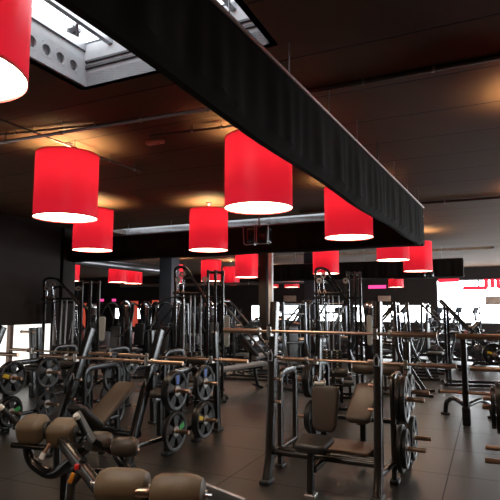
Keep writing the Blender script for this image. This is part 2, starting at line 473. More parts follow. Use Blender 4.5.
def bulb(loc, e):
    l = bpy.data.lights.new('bulb_light', 'POINT'); l.energy = e; l.color = (1, .76, .36); l.shadow_soft_size = .10
    o = bpy.data.objects.new('bulb_light', l); o.location = loc; C.objects.link(o)
lamp0 = make_lamp(); first = [True]; low = []
def lamp(px, w, yb, label):
    d = F*2*LR/w
    p = at(px, yb, d)
    dz = 0
    if d > 12:                       # the lamps of the far half hang a little lower
        dz = .14
        if not low: low.append(make_lamp(dz)); o = low[0]
        else: o = copy_tree(low[0])
    else: o = copy_tree(lamp0)
    place(o, (p.x, p.y, LB-dz), 0, label); bulb((p.x, p.y, LB-dz+LH*.78), 110)
    return o
q = on(21, 72, LB)
o = lamp0; first[0] = False
place(o, (q.x-LR, q.y, LB), 0, 'nearest red drum lamp, cut off at the top left corner'); bulb((q.x-LR, q.y, LB+LH*.78), 110)
lamp(65.5, 62, 217, 'red drum lamp over the incline bench, below the small ceiling alarm bar')
lamp(258.5, 69, 200, 'large red drum lamp partly hidden by the long diagonal drape')
lamp(92.5, 39, 250, 'red drum lamp just beside the dark left wall and left cable tower')
lamp(208.5, 39, 247, 'red drum lamp hanging in front of the middle skylight strip')
lamp(349, 48, 242, 'red drum lamp directly under the far half of the diagonal drape')
lamp(418, 28, 270, 'red drum lamp just beyond the far end of the diagonal drape')
lamp(246.5, 23, 274, 'red drum lamp hanging beside the slim light grey column')
lamp(326, 26, 271, 'red drum lamp above the curved arm of the central cable tower')
lamp(393, 32, 258, 'red drum lamp half hidden behind the far end of the diagonal drape')
for (px, w, yb, lb) in ((69, 20, 280, 'small distant red lamp seen between left wall and pipes'), (118, 19, 279, 'small distant red lamp below the silver ceiling pipe'),
                        (133, 18, 281, 'small distant red lamp right of the one below the silver pipe'), (174, 18, 284, 'distant red lamp peeping out beside the blue grey column'),
                        (211, 20, 279, 'distant red lamp above the tall posts of the left centre cable tower'), (231, 17, 288, 'distant red lamp low behind the lamp beside the slim column'), (271, 15, 285, 'tiny distant red lamp right of the slim column'),
                        (292, 15, 289, 'tiny distant red lamp under the farthest drape, left of the central tower'), (396, 15, 289, 'tiny distant red lamp under the farthest drape, near the pink sign')):
    lamp(px, w, yb, lb)
for (r_, u_) in (RU(V(2.72, 4.35, 0)), (-3.6, -1.0), RU(V(4.75, 8.1, 0)), (1.2, -.6)):     # the same lamps continue over the near part of the hall
    p = W(r_, u_); o = copy_tree(lamp0); place(o, (p.x, p.y, LB), 0, 'red drum lamp of the row above the near benches'); bulb((p.x, p.y, LB+LH*.78), 110)

# ceiling fittings
def ceil_pipe(name, label, a, b, r, m, cat='pipe', hang=()):
    root = thing(name, label, cat, a, 0); a = Vector(a); b = Vector(b)
    MB().tube([V(0, 0, 0), b-a], r, 10).build('tube', m, root)
    for t in hang:
        q = (b-a)*t; MB().tube([q, Vector((q.x, q.y, CEIL-a.z))], .005, 6).build('hanger', 'conduit', root)
        MB().lathe([(r, -.012), (r+.006, -.012), (r+.006, .012), (r, .012), (r, -.012)], q, 'x', 12).build('clamp', 'hub_steel', root)
    return root
z = CEIL-.14
ceil_pipe('conduit_pipe', 'slim conduit pipe under the ceiling above the left lamp', on(-40, 149, z), on(240, 104, z), .018, 'duct', hang=(.2, .42, .7, .9))
z = CEIL-.03
ceil_pipe('cable_run', 'thin dark cable run fixed flat to the ceiling on the left', on(-40, 139, z), on(160, 118, z), .012, 'conduit', 'cable', (.3, .7))
ceil_pipe('light_track', 'thin wire track running away down the hall past the left lamp', on(-20, 112, z-.05), on(140, 172, z-.05), .011, 'conduit', 'track', (.25, .5, .75, .95))
ceil_pipe('joint_rail', 'dark double rail across the ceiling at upper right', on(300, 93.5, CEIL-.02), on(540, 49.5, CEIL-.02), .022, 'conduit', 'rail', (.3, .6))
ceil_pipe('joint_rail', 'dark rail along the ceiling right of the drape end', on(300, 212, CEIL-.03), on(560, 193, CEIL-.03), .025, 'conduit', 'rail', (.3, .6))
ceil_pipe('conduit_pipe', 'conduit pipe on the ceiling behind the large lamp', on(150, 136, CEIL-.06), on(300, 118, CEIL-.06), .014, 'conduit', 'pipe', (.3, .5, .7))
ceil_pipe('vent_pipe', 'silver ventilation pipe under the ceiling beyond the left lamps', at(40, 257, 13.5), at(178, 273, 16.5), .10, 'duct', 'pipe', (.3, .7))
ceil_pipe('vent_pipe', 'grey ventilation pipe under the ceiling left of the blue grey column', at(90, 259, 15), at(172, 270, 17.5), .07, 'duct', 'pipe', (.2, .8))
ceil_pipe('vent_pipe', 'thin long pipe below the farther ceiling lamps', at(120, 286, 19), at(330, 282, 20), .05, 'conduit', 'pipe', (.3, .6))
p = on(155, 140, CEIL); a = thing('ceiling_alarm', 'small pinkish alarm bar fixed to the ceiling', 'alarm', (p.x, p.y, CEIL))
MB().rbox((0, 0, -.025), (.24, .09, .05), .02, 3).build('body', 'alarm_plastic', a); MB().cyl((.05, 0, -.053), .015, .01, 'z', 12).build('lens', 'red_plastic', a)
def projector(px, py, d, label):
    p = at(px, py, d); a = thing('hanging_speaker', label, 'speaker', p)
    MB().rbox((0, 0, 0), (.42, .26, .30), .05, 3).build('body', 'frame_black', a)
    for s in (-1, 1):
        MB().tube(fillet([(s*.02, -.15, .22), (s*.02, -.15, -.17), (s*.24, -.15, -.17), (s*.25, -.15, .22)], .05), .009, 8).build('bracket', 'dull_steel', a)
    MB().cyl((0, 0, (CEIL-p.z+.15)/2), .015, CEIL-p.z-.15, 'z', 8).build('stem', 'conduit', a)
projector(259, 236, 9.4, 'black speaker hanging in wire bracket before the crossing drape')
for px, lb in ((423, 'left one of two small black spotlights hanging below the far drape'), (431, 'right one of two small black spotlights hanging below the far drape')):
    p = at(px, 273, 15.8); a = thing('spotlight', lb, 'spotlight', p, -YAW, 'black spotlights')
    MB().lathe([(0, .12), (.07, .10), (.09, -.02), (.08, -.10), (.06, -.09), (0, -.05)], (0, 0, 0), 'z', 16).build('head', 'frame_black', a)
    MB().cyl((0, 0, (CEIL-p.z+.12)/2), .012, CEIL-p.z-.12, 'z', 8).build('stem', 'conduit', a)

# ------------------------------------------------------------------ weight plates and bars
def make_plate(R, T, ns=5):
    root = thing('weight_plate', '', 'weight plate', (0, 0, 0))
    m = MB(); h = T/2
    m.lathe([(R*.80, -h*.8), (R*.83, -h), (R*.97, -h), (R, -h*.7), (R, h*.7), (R*.97, h), (R*.83, h), (R*.80, h*.8), (R*.80, -h*.8)], (0, 0, 0), 'x', 36)
    m.lathe([(.056, -h*.9), (R*.32, -h*.9), (R*.36, -h*.5), (R*.36, h*.5), (R*.32, h*.9), (.056, h*.9)], (0, 0, 0), 'x', 24)
    for k in range(ns):
        a = 2*PI*k/ns+.3; c, s_ = math.cos(a), math.sin(a); w0, w1 = R*.16, R*.26
        v = []
        for xx in (-h*.7, h*.7):
            for (rr, ww) in ((R*.33, -w0), (R*.33, w0), (R*.82, w1), (R*.82, -w1)):
                v.append((xx, rr*c-ww*s_, rr*s_+ww*c))
        m.add(v, [(0,1,2,3),(7,6,5,4),(0,4,5,1),(1,5,6,2),(2,6,7,3),(3,7,4,0)])
    m.build('disc', 'plate_iron', root, ang=35)
    MB().lathe([(.027, -h), (.058, -h), (.060, -h*.7), (.060, h*.7), (.058, h), (.027, h), (.027, -h)], (0, 0, 0), 'x', 24).build('hub_ring', 'hub_steel', root)
    return root
PL = {}
def plate(kind, loc, rz, label, group, sticker=None, side=1):
    R, T, ns = {'big': (.225, .045, 5), 'mid': (.185, .036, 5), 'small': (.14, .03, 3)}[kind]
    if kind not in PL:
        PL[kind] = make_plate(R, T, ns); o = PL[kind]
    else:
        o = copy_tree(PL[kind])
        for ch in [x for x in list(C.objects) if x.parent == o and x.name.startswith('sticker')]: bpy.data.objects.remove(ch)
    place(o, loc, rz, label, group)
    if sticker:
        st = MB().box((side*(T/2*.70+.0015), 0, 0), (.003, .05, .10))
        s = st.build('sticker', sticker+'_sticker', o); s['label'] = sticker+' sticker'
        s.location = (0, 0, 0)
        a = random.choice((.3, .3+2*PI/ns, .3+2*PI*2/ns)); s.rotation_euler = (a-PI/2, 0, 0)
        s.data.transform(Matrix.Translation((0, 0, R*.56)))
    o.rotation_euler = (0, 0, rz)
    return o
def make_barbell(L):
    root = thing('barbell', '', 'barbell', (0, 0, 0)); sl = .40
    MB().cyl((0, 0, 0), .0145, L-2*sl, 'x', 14, .002).build('shaft', 'warm_tinted_metal', root)
    for s in (-1, 1):
        MB().cyl((s*(L/2-sl/2), 0, 0), .0255, sl, 'x', 18, .004).build('sleeve', 'warm_tinted_metal', root)
        MB().cyl((s*(L/2-sl-.012), 0, 0), .037, .03, 'x', 18, .005).build('collar', 'hub_steel', root)
    return root
BB = []
def barbell(loc, rz, label):
    if not BB: BB.append(make_barbell(2.15)); o = BB[0]
    else: o = copy_tree(BB[0])
    return place(o, loc, rz, label, 'racked barbells')

# ------------------------------------------------------------------ olympic benches
def lerp_path(path, z):
    for a, b in zip(path[:-1], path[1:]):
        if a[1] <= z <= b[1]:
            return a[0]+(b[0]-a[0])*(z-a[1])/(b[1]-a[1])
    return path[-1][0]
def bench(short, label, r, u, path, barz, posts, hz, stacks, barshift=0, frame='frame_black', hw=.535, px=.60, archz=1.0, racks=True, horns=(-1, 1), frames=(-1, 1)):
    """path: (y, z) of the uprights seen from the side; posts: y of the plate posts; hz: heights of the pegs"""
    O = W(r, u)
    root = thing('weight_bench', label, 'weight bench', O)
    def G(x, y, z): return W(r+x, u+y, z)
    by = lerp_path(path, barz)-.088
    for s in (-1, 1):
        MB().bar(fillet([(s*hw, y, max(z, .02)) for y, z in path], .12), .075, .11).build('upright', frame, root)
        y0 = path[0][0]
        MB().rbox((s*hw, y0, .022), (.10, .17, .044), .015, 2).build('foot', 'rubber', root)
        hk = MB().bar([(s*hw, by+.05, barz-.055), (s*hw, by-.035, barz-.048)], .045, .03, ref=(1, 0, 0)).bar([(s*hw, by-.042, barz-.06), (s*hw, by-.05, barz+.035)], .045, .018)
        hk.build('bar_hook', 'hub_steel', root)
        sz = barz-.20; sy = lerp_path(path, sz)-.07
        MB().tube([(s*hw, sy, sz), (s*hw-.022, sy-.012, sz-.05), (s*hw-.018, sy-.012, sz-.11), (s*hw+.018, sy-.012, sz-.11), (s*hw+.022, sy-.012, sz-.05), (s*hw, sy, sz)], .007, 6).build('safety_hook', 'dull_steel', root)
        for k in (1, 2, 3):
            zz = barz-.055-.22*k; yy = lerp_path(path, zz)
            if zz > .35: MB().tube([(s*(hw-.02), yy, zz), (s*(hw-.095), yy, zz)], .014, 8).build('spotter_peg', 'warm_tinted_metal', root)
        y1, y2 = posts
        if not racks or s not in frames: continue
        MB().bar(fillet([(s*px, y1, .02), (s*px, y1, archz), (s*px, y2, archz), (s*px, y2, .02)], .14, 6), .05, .075).build('plate_frame', frame, root)
        for y in posts: MB().rbox((s*px, y, .02), (.09, .13, .04), .012, 2).build('foot', 'rubber', root)
        for iy, y in enumerate(posts if s in horns else ()):
            for iz, zz in enumerate(hz):
                MB().cyl((s*(px+.145), y, zz), .0235, .31, 'x', 14, .004).build('horn', 'warm_tinted_metal', root)
                MB().cyl((s*(px+.03), y, zz), .045, .02, 'x', 14).build('horn_collar', frame, root)
        yb = path[0][0]
        MB().bar([(s*hw, yb+.03, .20), (s*px, y1+.02, .20), (s*px, y2, .20)], .05, .06, ref=(0, 0, 1)).build('side_rail', frame, root)
    # pieces across the frame
    names = {(-1): 'left', 1: 'right'}
    for key, seq in stacks.items():
        s, iy, iz = key
        x = px+.048
        for k, (kd, stk) in enumerate(seq):
            T = {'big': .045, 'mid': .036, 'small': .03}[kd]; x += T/2+.002
            order = ['innermost', 'second', 'third', 'outermost'][k] if k < len(seq)-1 else 'outermost'
            if len(seq) == 1: order = 'single'
            lb = f"{order} {'large' if kd == 'big' else 'medium' if kd == 'mid' else 'small'} black weight plate, {('lower','upper')[iz]} {('front','rear')[iy]} {names[s]} peg of {short}"
            R = {'big': .225, 'mid': .185, 'small': .14}[kd]
            plate(kd, G(s*x, posts[iy], hz[iz]-.0032), -YAW, lb, 'weight plates on '+short, stk, side=s)
            x += T/2
    barbell(G(barshift, by-.008, barz-.014), -YAW, f'warm-tinted chrome barbell racked on {short}')
    return root
def pad(name, root, c, size, tilt, m, r=.03):
    return MB().rbox(c, size, r, 4, rot('X', tilt)).build(name, m, root)
def roller(root, c, r, l, m, axis='x', capm='frame_black'):
    o = MB().lathe([(0, -l/2), (r*.55, -l/2), (r*.80, -l/2+.012), (r*.97, -l/2+.05), (r, -l/2+.09), (r, l/2-.09), (r*.97, l/2-.05), (r*.80, l/2-.012), (r*.55, l/2), (0, l/2)], c, axis, 28).build('roller', m, root)
    cc = Vector(c)
    for s in (-1, 1):
        q = cc.copy(); q['xyz'.index(axis)] += s*(l/2+.006); MB().cyl(q, r*.22, .016, axis, 12).build('end_cap', 'hub_steel', o)
    return o
B_, M_, S_ = ('big', None), ('mid', None), ('small', None)
def st(k, c): return (k, c)

# front press bench
MP = [(-.10, .02), (-.02, .22), (.13, 1.76)]
m1 = bench('the upright press bench', 'black upright press bench with small backrest and low grey seat facing out', -1.512, 4.88, MP, 1.475, (.43, .90), (.34, .81),
    {(1,0,1): [B_, B_], (1,0,0): [B_, M_], (1,1,1): [B_, M_], (1,1,0): [B_, B_]}, frame='frame_bronze', horns=(1,))
for yy, zz in ((.02, .27), (.20, .25)):
    MB().tube([(-.53, yy, zz), (.53, yy, zz)], .030, 12).build('cross_tube', 'frame_bronze', m1)
MB().bar([(-.02, -.30, .03), (-.02, -.28, .405)], .06, .08).build('seat_post', 'frame_bronze', m1)
MB().rbox((-.02, -.30, .025), (.10, .12, .05), .015).build('foot', 'hub_steel', m1)
MB().bar([(0, -.28, .25), (0, .22, .25)], .06, .06).build('seat_beam', 'frame_bronze', m1)
MB().slab((-.02, -.20, .455), .32, .36, .075, .06, .9, .03, rot('X', -86)).build('seat_pad', 'vinyl_black', m1)
MB().slab((.03, .02, .735), .29, .43, .075, .075, .78, .03, rot('X', -10)).build('back_pad', 'vinyl_dark_brown', m1)
MB().bar([(0, .04, .25), (0, .07, .62), (0, .10, .93)], .06, .05).build('back_post', 'frame_bronze', m1)
MB().cyl((-.03, .04, .965), .016, .10, 'x', 10).build('adjust_pin', 'white_tip', m1)
ex = MB().slab((.16, .40, .30), .56, .42, .035, .05, .85, .012, rot('X', -90)).build('spotter_platform', 'timber_board', m1)
MB().bar([(-.03, .40, .255), (.48, .40, .255)], .05, .05, ref=(0, 0, 1)).build('platform_support', 'frame_bronze', m1)

# its neighbour, mostly beyond the right edge
bench('the cut-off right-hand bench', 'bench cut off by the right edge with warm-tinted pegs showing', .80, 4.79, MP, 1.475, (.43, .90), (.34, .81),
    {(-1,0,1): [B_, B_, B_, M_], (-1,0,0): [M_], (-1,1,1): [M_], (-1,1,0): [M_]}, frame='frame_bronze')

# roller bench right behind
FP = [(-.22, .02), (-.20, .5), (-.05, .85), (0, 1.30)]
f2 = bench('the roller bench', 'bench with brown sloping pad and two dark rollers behind the press bench', -1.43, 6.27, FP, 1.07, (.30, .78), (.28, .75),
    {(-1,0,1): [B_, B_], (-1,0,0): [B_, M_], (-1,1,1): [B_, M_], (-1,1,0): [B_]}, px=.66, archz=.95, horns=(-1,), frames=(-1,))
MB().slab((.14, -.56, .675), .30, .70, .075, .07, .9, .03, rot('X', 24-90)).build('back_pad', 'vinyl_dark_brown', f2)
MB().bar([(.14, -.80, .50), (.14, -.2, .77), (.14, .1, .85)], .06, .05).build('pad_frame', 'frame_black', f2)
MB().bar([(.14, -.62, .03), (.14, -.62, .56)], .06, .07).build('pad_leg', 'frame_black', f2)
MB().bar([(-.53, -.2, .42), (.53, -.2, .42)], .05, .06, ref=(0, 0, 1)).build('cross_tube', 'frame_black', f2)
MB().bar([(.20, -.1, .42), (.20, -.05, .98)], .06, .05).build('roller_post', 'frame_black', f2)
MB().cyl((.20, -.08, .98), .012, .62, 'x', 10).build('roller_axle', 'steel', f2)
roller(f2, (.04, -.08, .98), .07, .26, 'vinyl_dark_brown'); roller(f2, (.36, -.08, .98), .07, .26, 'vinyl_dark_brown')

bench('the far right bench', 'farther bench at the right edge whose bar end pokes into view', .86, 6.17, FP, 1.07, (.30, .78), (.28, .75),
    {}, racks=False)

# incline bench left
BP = [(-.54, .02), (-.46, .25), (.03, 1.43)]
bb = bench('the incline bench', 'black incline bench with long padded backrest raised in a V on the left', -4.12, 5.12, BP, 1.10, (.05, .72), (.28, .74),
    {(1,0,1): [B_, st('big', 'blue')], (1,0,0): [M_, st('big', 'green')], (1,1,1): [M_, st('big', 'blue')], (1,1,0): [B_, st('big', 'yellow')],
     (-1,0,1): [B_, st('big', None)], (-1,0,0): [B_, st('mid', 'red')], (-1,1,1): [st('big', 'yellow')], (-1,1,0): [B_]}, -.07, px=.64, archz=.92)
MB().slab((-.02, -.22, .54), .31, .86, .075, .06, .95, .03, rot('X', 31-90)).build('back_pad', 'vinyl_dark_brown', bb)
MB().slab((.10, -.72, .525), .28, .46, .075, .07, .9, .03, rot('X', -40-90)).build('seat_pad', 'vinyl_black', bb)
MB().bar([(-.02, -.70, .26), (-.02, -.20, .47), (-.02, .05, .62)], .06, .05).build('pad_frame', 'frame_black', bb)
MB().bar([(.08, -.88, .60), (.08, -.54, .32), (-.02, -.40, .30)], .06, .05).build('seat_frame', 'frame_black', bb)
MB().bar([(-.02, -.30, .02), (-.02, -.30, .42)], .06, .07).build('pad_leg', 'frame_black', bb)
MB().bar([(-.53, -.34, .30), (.53, -.34, .30)], .06, .09, ref=(0, 0, 1)).build('cross_tube', 'frame_black', bb)
for zz in (.31, .35): MB().cyl((.53, -.395, zz), .012, .02, 'y', 10).build('bolt', 'warm_tinted_metal', bb)

# bench along the left wall
aa = bench('the wall-side bench', 'black bench near the bright strip on the left wall', -6.73, 5.05, BP, 1.10, (.05, .72), (.28, .74),
    {(1,0,1): [B_, st('big', 'yellow')], (1,0,0): [B_, st('mid', 'green')], (1,1,1): [B_], (1,1,0): [M_], (-1,0,1): [B_]}, .06, px=.64, archz=.92)
pad('back_pad', aa, (-.02, -.62, .46), (.30, 1.15, .07), 0, 'vinyl_black')
MB().bar([(-.02, -1.1, .39), (-.02, -.1, .39)], .06, .05).build('pad_frame', 'frame_black', aa)
MB().bar([(-.02, -1.0, .02), (-.02, -1.0, .37)], .06, .07).build('pad_leg', 'frame_black', aa)
MB().bar([(-.53, -.34, .30), (.53, -.34, .30)], .06, .09, ref=(0, 0, 1)).build('cross_tube', 'frame_black', aa)

CPH = [(0, .02), (-.02, .3), (-.10, 1.36)]
cc = bench('the second-row left bench', 'second-row black bench with roller pads behind the incline bench plates', -4.03, 6.43, CPH, 1.00, (.32, .85), (.28, .75),
    {(-1,0,1): [B_, M_], (-1,0,0): [B_], (-1,1,1): [B_]}, px=.58, horns=(-1,), frames=(-1,))
pad('flat_pad', cc, (0, -.30, .56), (.30, 1.0, .07), 0, 'vinyl_black')
MB().bar([(0, -.75, .50), (0, .15, .50)], .06, .05).build('pad_frame', 'dull_steel', cc)
MB().bar([(0, -.62, .02), (0, -.62, .48)], .06, .07).build('pad_leg', 'frame_black', cc)
MB().bar([(0, .0, .50), (0, .10, .93)], .06, .05).build('roller_post', 'frame_black', cc)
MB().cyl((0, .08, .93), .012, .60, 'x', 10).build('roller_axle', 'steel', cc)
roller(cc, (-.17, .08, .93), .065, .26, 'vinyl_black'); roller(cc, (.17, .08, .93), .065, .26, 'vinyl_black')

a2 = bench('the second-row wall bench', 'second-row black bench by the left wall and cable tower', -6.35, 6.45, CPH, 1.00, (.32, .85), (.28, .75),
    {(1,0,1): [B_, st('big', None)], (1,0,0): [B_], (1,1,1): [M_]}, px=.60)
pad('flat_pad', a2, (0, -.30, .78), (.34, .8, .08), 0, 'vinyl_black')
MB().bar([(0, -.5, .02), (0, -.5, .73)], .06, .07).build('pad_leg', 'frame_black', a2)
MB().bar([(0, -.5, .72), (0, .2, .72)], .06, .05).build('pad_frame', 'frame_black', a2)
MB().bar([(-.53, .1, .72), (.53, .1, .72)], .06, .06, ref=(0, 0, 1)).build('cross_tube', 'frame_black', a2)

# weight trees
def tree(px, py, H, label, lean=0, w=.36, pegs=(.46,), frame='frame_black'):
    p = on(px, py, 0); t = thing('weight_tree', label, 'weight tree', p)
    MB().bar([(0, 0, .05), (lean*.5, .0, H*.5), (lean, 0, H)], .085, .11, ref=(1, 0, 0)).build('post', frame, t)
    MB().rbox((0, -.01, .13), (.115, .16, .26), .02, 2).build('foot_box', frame, t)
    for s in (-1, 1):
        MB().tube(fillet([(s*.03, .04, .28), (s*.20, .34, .33), (s*.32, .60, .20), (s*.34, .66, .03)], .22, 6), .035, 12).build('foot', frame, t)
        MB().rbox((s*.34, .66, .015), (.14, .09, .03), .012).build('foot_cap', 'rubber', t)
    for zz in pegs:
        xx = lean*zz/H
        MB().tube([(xx-w, -.01, zz), (xx+w, -.01, zz)], .024, 12).build('peg', 'warm_tinted_metal', t)
        for s in (-1, 1): MB().cyl((xx+s*w, -.01, zz), .029, .03, 'x', 12).build('peg_cap', 'rubber', t)
    return t
tree(467, 425, 1.27, 'empty weight tree with warm-tinted peg and curved feet on the right', pegs=(.46,))
tree(34, 397, 1.30, 'weight tree with a short warm-tinted crossbar against the bright left wall strip', -.14, .27, (1.22, .5))

# ------------------------------------------------------------------ near left: roman chair, decline bench
def Lp(root, p): return Vector(p)-root.location
rc = thing('roman_chair', 'roman chair with two square brown thigh pads and a slanting beam', 'exercise bench', at(62, 470, 3.6)*V(1, 1, 0).x if False else Vector((-1.15, 3.4, 0)), 0)
def L_(p): return Vector(p)-Vector(rc.location)
for px, py in ((33, 429), (62.5, 432.5)):
    c = at(px, py, 3.72)
    o = MB().rbox(L_(c), (.195, .19, .172), .055, 5, rot('Z', -8) @ rot('X', 18)).build('thigh_pad', 'vinyl_brown', rc)
    MB().cyl(L_(c+V(.106, -.01, -.005)), .062, .016, 'x', 18).build('end_cap', 'rubber', o)
axl = [L_(at(14, 427, 3.74)), L_(at(85, 434, 3.70))]
MB().tube(axl, .020, 10).build('pad_axle', 'frame_black', rc)
MB().bar([L_(at(58, 437, 3.70)), L_(at(112, 505, 2.98))], .055, .075, ref=(.75, .65, 0)).build('beam', 'frame_bronze', rc)
e = at(112, 505, 2.98); m_ = at(82, 470, 3.38)
MB().bar([L_(e+V(-.02, .02, .02)), L_((e.x, e.y, .06))], .06, .08).build('leg', 'frame_bronze', rc)
MB().tube([L_(m_), L_(at(71, 484, 3.34)), L_(at(69, 505, 3.3)), L_((at(71, 505, 3.3).x, at(71, 505, 3.3).y, .06))], .030, 10).build('leg', 'frame_bronze', rc)
MB().bar([L_((e.x, e.y, .04)), L_((m_.x-.1, m_.y+.05, .04))], .06, .07, ref=(0, 0, 1)).build('base_beam', 'frame_bronze', rc)
MB().bar([L_((m_.x-.42, m_.y-.25, .035)), L_((m_.x+.25, m_.y+.36, .035))], .07, .06, ref=(0, 0, 1)).build('base_foot', 'frame_bronze', rc)
MB().tube(fillet([L_(at(27, 436, 3.74)), L_(at(29, 461, 3.74)), L_(at(52, 478, 3.66)), L_(at(88, 446, 3.52))], .14, 6), .036, 12).build('curved_tube', 'frame_black', rc)
MB().tube([L_(at(57, 440, 3.71)), L_(at(57, 473, 3.66))], .028, 10).build('pad_post', 'frame_black', rc)
MB().tube([L_(at(12, 445, 3.70)), L_(at(46, 448, 3.66))], .020, 10).build('foot_bar', 'frame_black', rc)
for (a_, b_) in (((20, 426, 3.74), (1, 408, 3.66)), ((85, 434, 3.70), (77, 417, 3.62))):
    A, Bq = at(*a_), at(*b_)
    h = MB().tube([L_(A), L_(Bq)], .019, 10).build('handle', 'rubber', rc)
    k = (Bq-A).normalized(); MB().tube([L_(Bq-k*.01), L_(Bq+k*.02)], .022, 12).build('grip_tip', 'white_tip', h)
lv = MB().tube([L_(at(50, 444, 3.6)), L_(at(43, 455, 3.56))], .014, 8).build('lever', 'warm_tinted_metal', rc)
MB().tube([L_(at(44, 453, 3.565)), L_(at(41, 459, 3.55))], .018, 10).build('lever_tip', 'white_tip', lv)
MB().tube([L_(at(78, 466, 3.36)), L_(at(84, 459, 3.33))], .022, 10).build('adjust_knob', 'frame_black', rc)
MB().rbox(L_(at(77, 467, 3.31)), (.03, .03, .035), .008).build('pin_collar', 'red_plastic', rc)
MB().rbox(L_(at(71.5, 478, 3.30)), (.026, .012, .065), .005, 2, rot('Y', 22)).build('tag', 'orange_plastic', rc)

db = thing('decline_bench', 'bench end with two dark brown foot rollers on a curved stand below the V-shaped pads', 'exercise bench', V(at(112, 440, 4.6).x, 4.6, 0), 0)
def D_(p): return Vector(p)-Vector(db.location)
for px, py in ((99.5, 441.5), (125, 447)):
    o = roller(db, D_(at(px, py, 4.62 if px < 110 else 4.55)), .085, .225, 'vinyl_dark_brown')
MB().tube([D_(at(86, 438.5, 4.64)), D_(at(140, 450, 4.52))], .014, 8).build('roller_axle', 'steel', db)
MB().tube(fillet([D_(at(112, 445, 4.59)), D_(at(120, 462, 4.5)), D_(at(133, 475, 4.5)), D_((at(130, 470, 4.5).x, 4.5, .02))], .1, 6), .035, 12).build('stand', 'frame_black', db)
q = at(131, 470, 4.5)
MB().rbox(D_((q.x, 4.5, .03)), (.5, .09, .05), .015).build('base_foot', 'frame_black', db)
MB().rbox(D_(at(85, 427, 4.45)), (.03, .20, .29), .012, 3, rot('Y', -32) @ rot('Z', 10)).build('foot_plate', 'plate_grey', db)
MB().bar([D_(at(86, 436, 4.5)), D_(at(112, 452, 4.6))], .05, .05, ref=(0, 0, 1)).build('plate_arm', 'frame_black', db)
MB().rbox(D_((q.x-.62, 5.05-.38, .36)), (.28, .5, .06), .025, 3).build('bench_pad', 'vinyl_black', db)
MB().bar([D_((q.x-.62, 4.67, .32)), D_((q.x-.62, 4.67, .03))], .06, .06).build('pad_leg', 'frame_black', db)
MB().bar([D_((q.x-.62, 4.67, .30)), D_((q.x+.0, 4.5, .30))], .05, .05, ref=(0, 0, 1)).build('pad_beam', 'frame_black', db)

ds = thing('sit_up_bench', 'small dark roller bench between the press bench and the central cable tower', 'exercise bench', V(1.30, 8.1, 0), -.2)
for x in (-.12, .12): roller(ds, (x, 0, .69), .075, .22, 'vinyl_black')
MB().cyl((0, 0, .69), .014, .52, 'x', 10).build('roller_axle', 'steel', ds)
MB().bar([(0, 0, .03), (0, 0, .68)], .06, .06).build('roller_post', 'frame_black', ds)
MB().slab((0, .45, .52), .28, .6, .07, .06, 1, .025, rot('X', -96)).build('bench_pad', 'vinyl_black', ds)
MB().bar([(0, 0, .42), (0, .72, .44)], .05, .06).bar([(0, .66, .03), (0, .66, .44)], .06, .06).build('beam', 'frame_black', ds)
for y in (0, .66): MB().rbox((0, y, .025), (.5, .08, .05), .012).build('base_foot', 'frame_black', ds)
for x in (-.26, .26): MB().rbox((x*.9, -.03, .54), (.16, .20, .06), .02, 3).build('knee_pad', 'vinyl_black', ds)
MB().bar([(-.25, -.02, .50), (.25, -.02, .50)], .04, .04, ref=(0, 0, 1)).build('pad_arm', 'frame_black', ds)
sb = thing('sit_up_bench', 'nearest bench at the bottom edge with two big brown rollers', 'exercise bench', V(-.50, 2.7, 0), -.10)
Ms = Matrix.Rotation(.10, 3, 'Z')
def S2(p): return Ms @ (Vector(p)-Vector(sb.location))
c1, c2 = at(123, 487, 2.78), at(178, 493, 2.72)
for c in (c1, c2): roller(sb, S2(c), .094, .275, 'vinyl_brown')
MB().tube([S2(c1+(c1-c2)*.6), S2(c2+(c2-c1)*.6)], .014, 10).build('roller_axle', 'steel', sb)
mid = (c1+c2)/2
MB().bar([S2(mid+V(0, 0, .0)), S2(mid+V(.02, .02, -.25)), S2((mid.x+.04, mid.y+.02, .03))], .055, .06).build('roller_post', 'frame_bronze', sb)
MB().rbox(S2(mid+V(-.03, -.05, .005)), (.09, .05, .045), .02, 3).build('clamp', 'warm_tinted_metal', sb)
MB().rbox(S2((mid.x+.04, mid.y+.02, .03)), (.5, .10, .05), .015).build('base_foot', 'frame_bronze', sb)
pa = at(192, 491, 2.86)
MB().bar([S2(at(180, 482, 2.95)), S2(at(245, 508, 2.72))], .09, .03, ref=(0, 0, 1)).build('foot_plate', 'dull_steel', sb)
MB().bar([S2((mid.x, mid.y, .40)), S2((mid.x+.75, mid.y-.55, .40))], .06, .06, ref=(0, 0, 1)).build('beam', 'frame_bronze', sb)
MB().rbox(S2((mid.x+.62, mid.y-.42, .47)), (.30, .75, .07), .03, 3, rot('Z', 55)).build('bench_pad', 'vinyl_brown', sb)
MB().bar([S2((mid.x+.75, mid.y-.55, .40)), S2((mid.x+.75, mid.y-.55, .02))], .06, .06).build('leg', 'frame_bronze', sb)

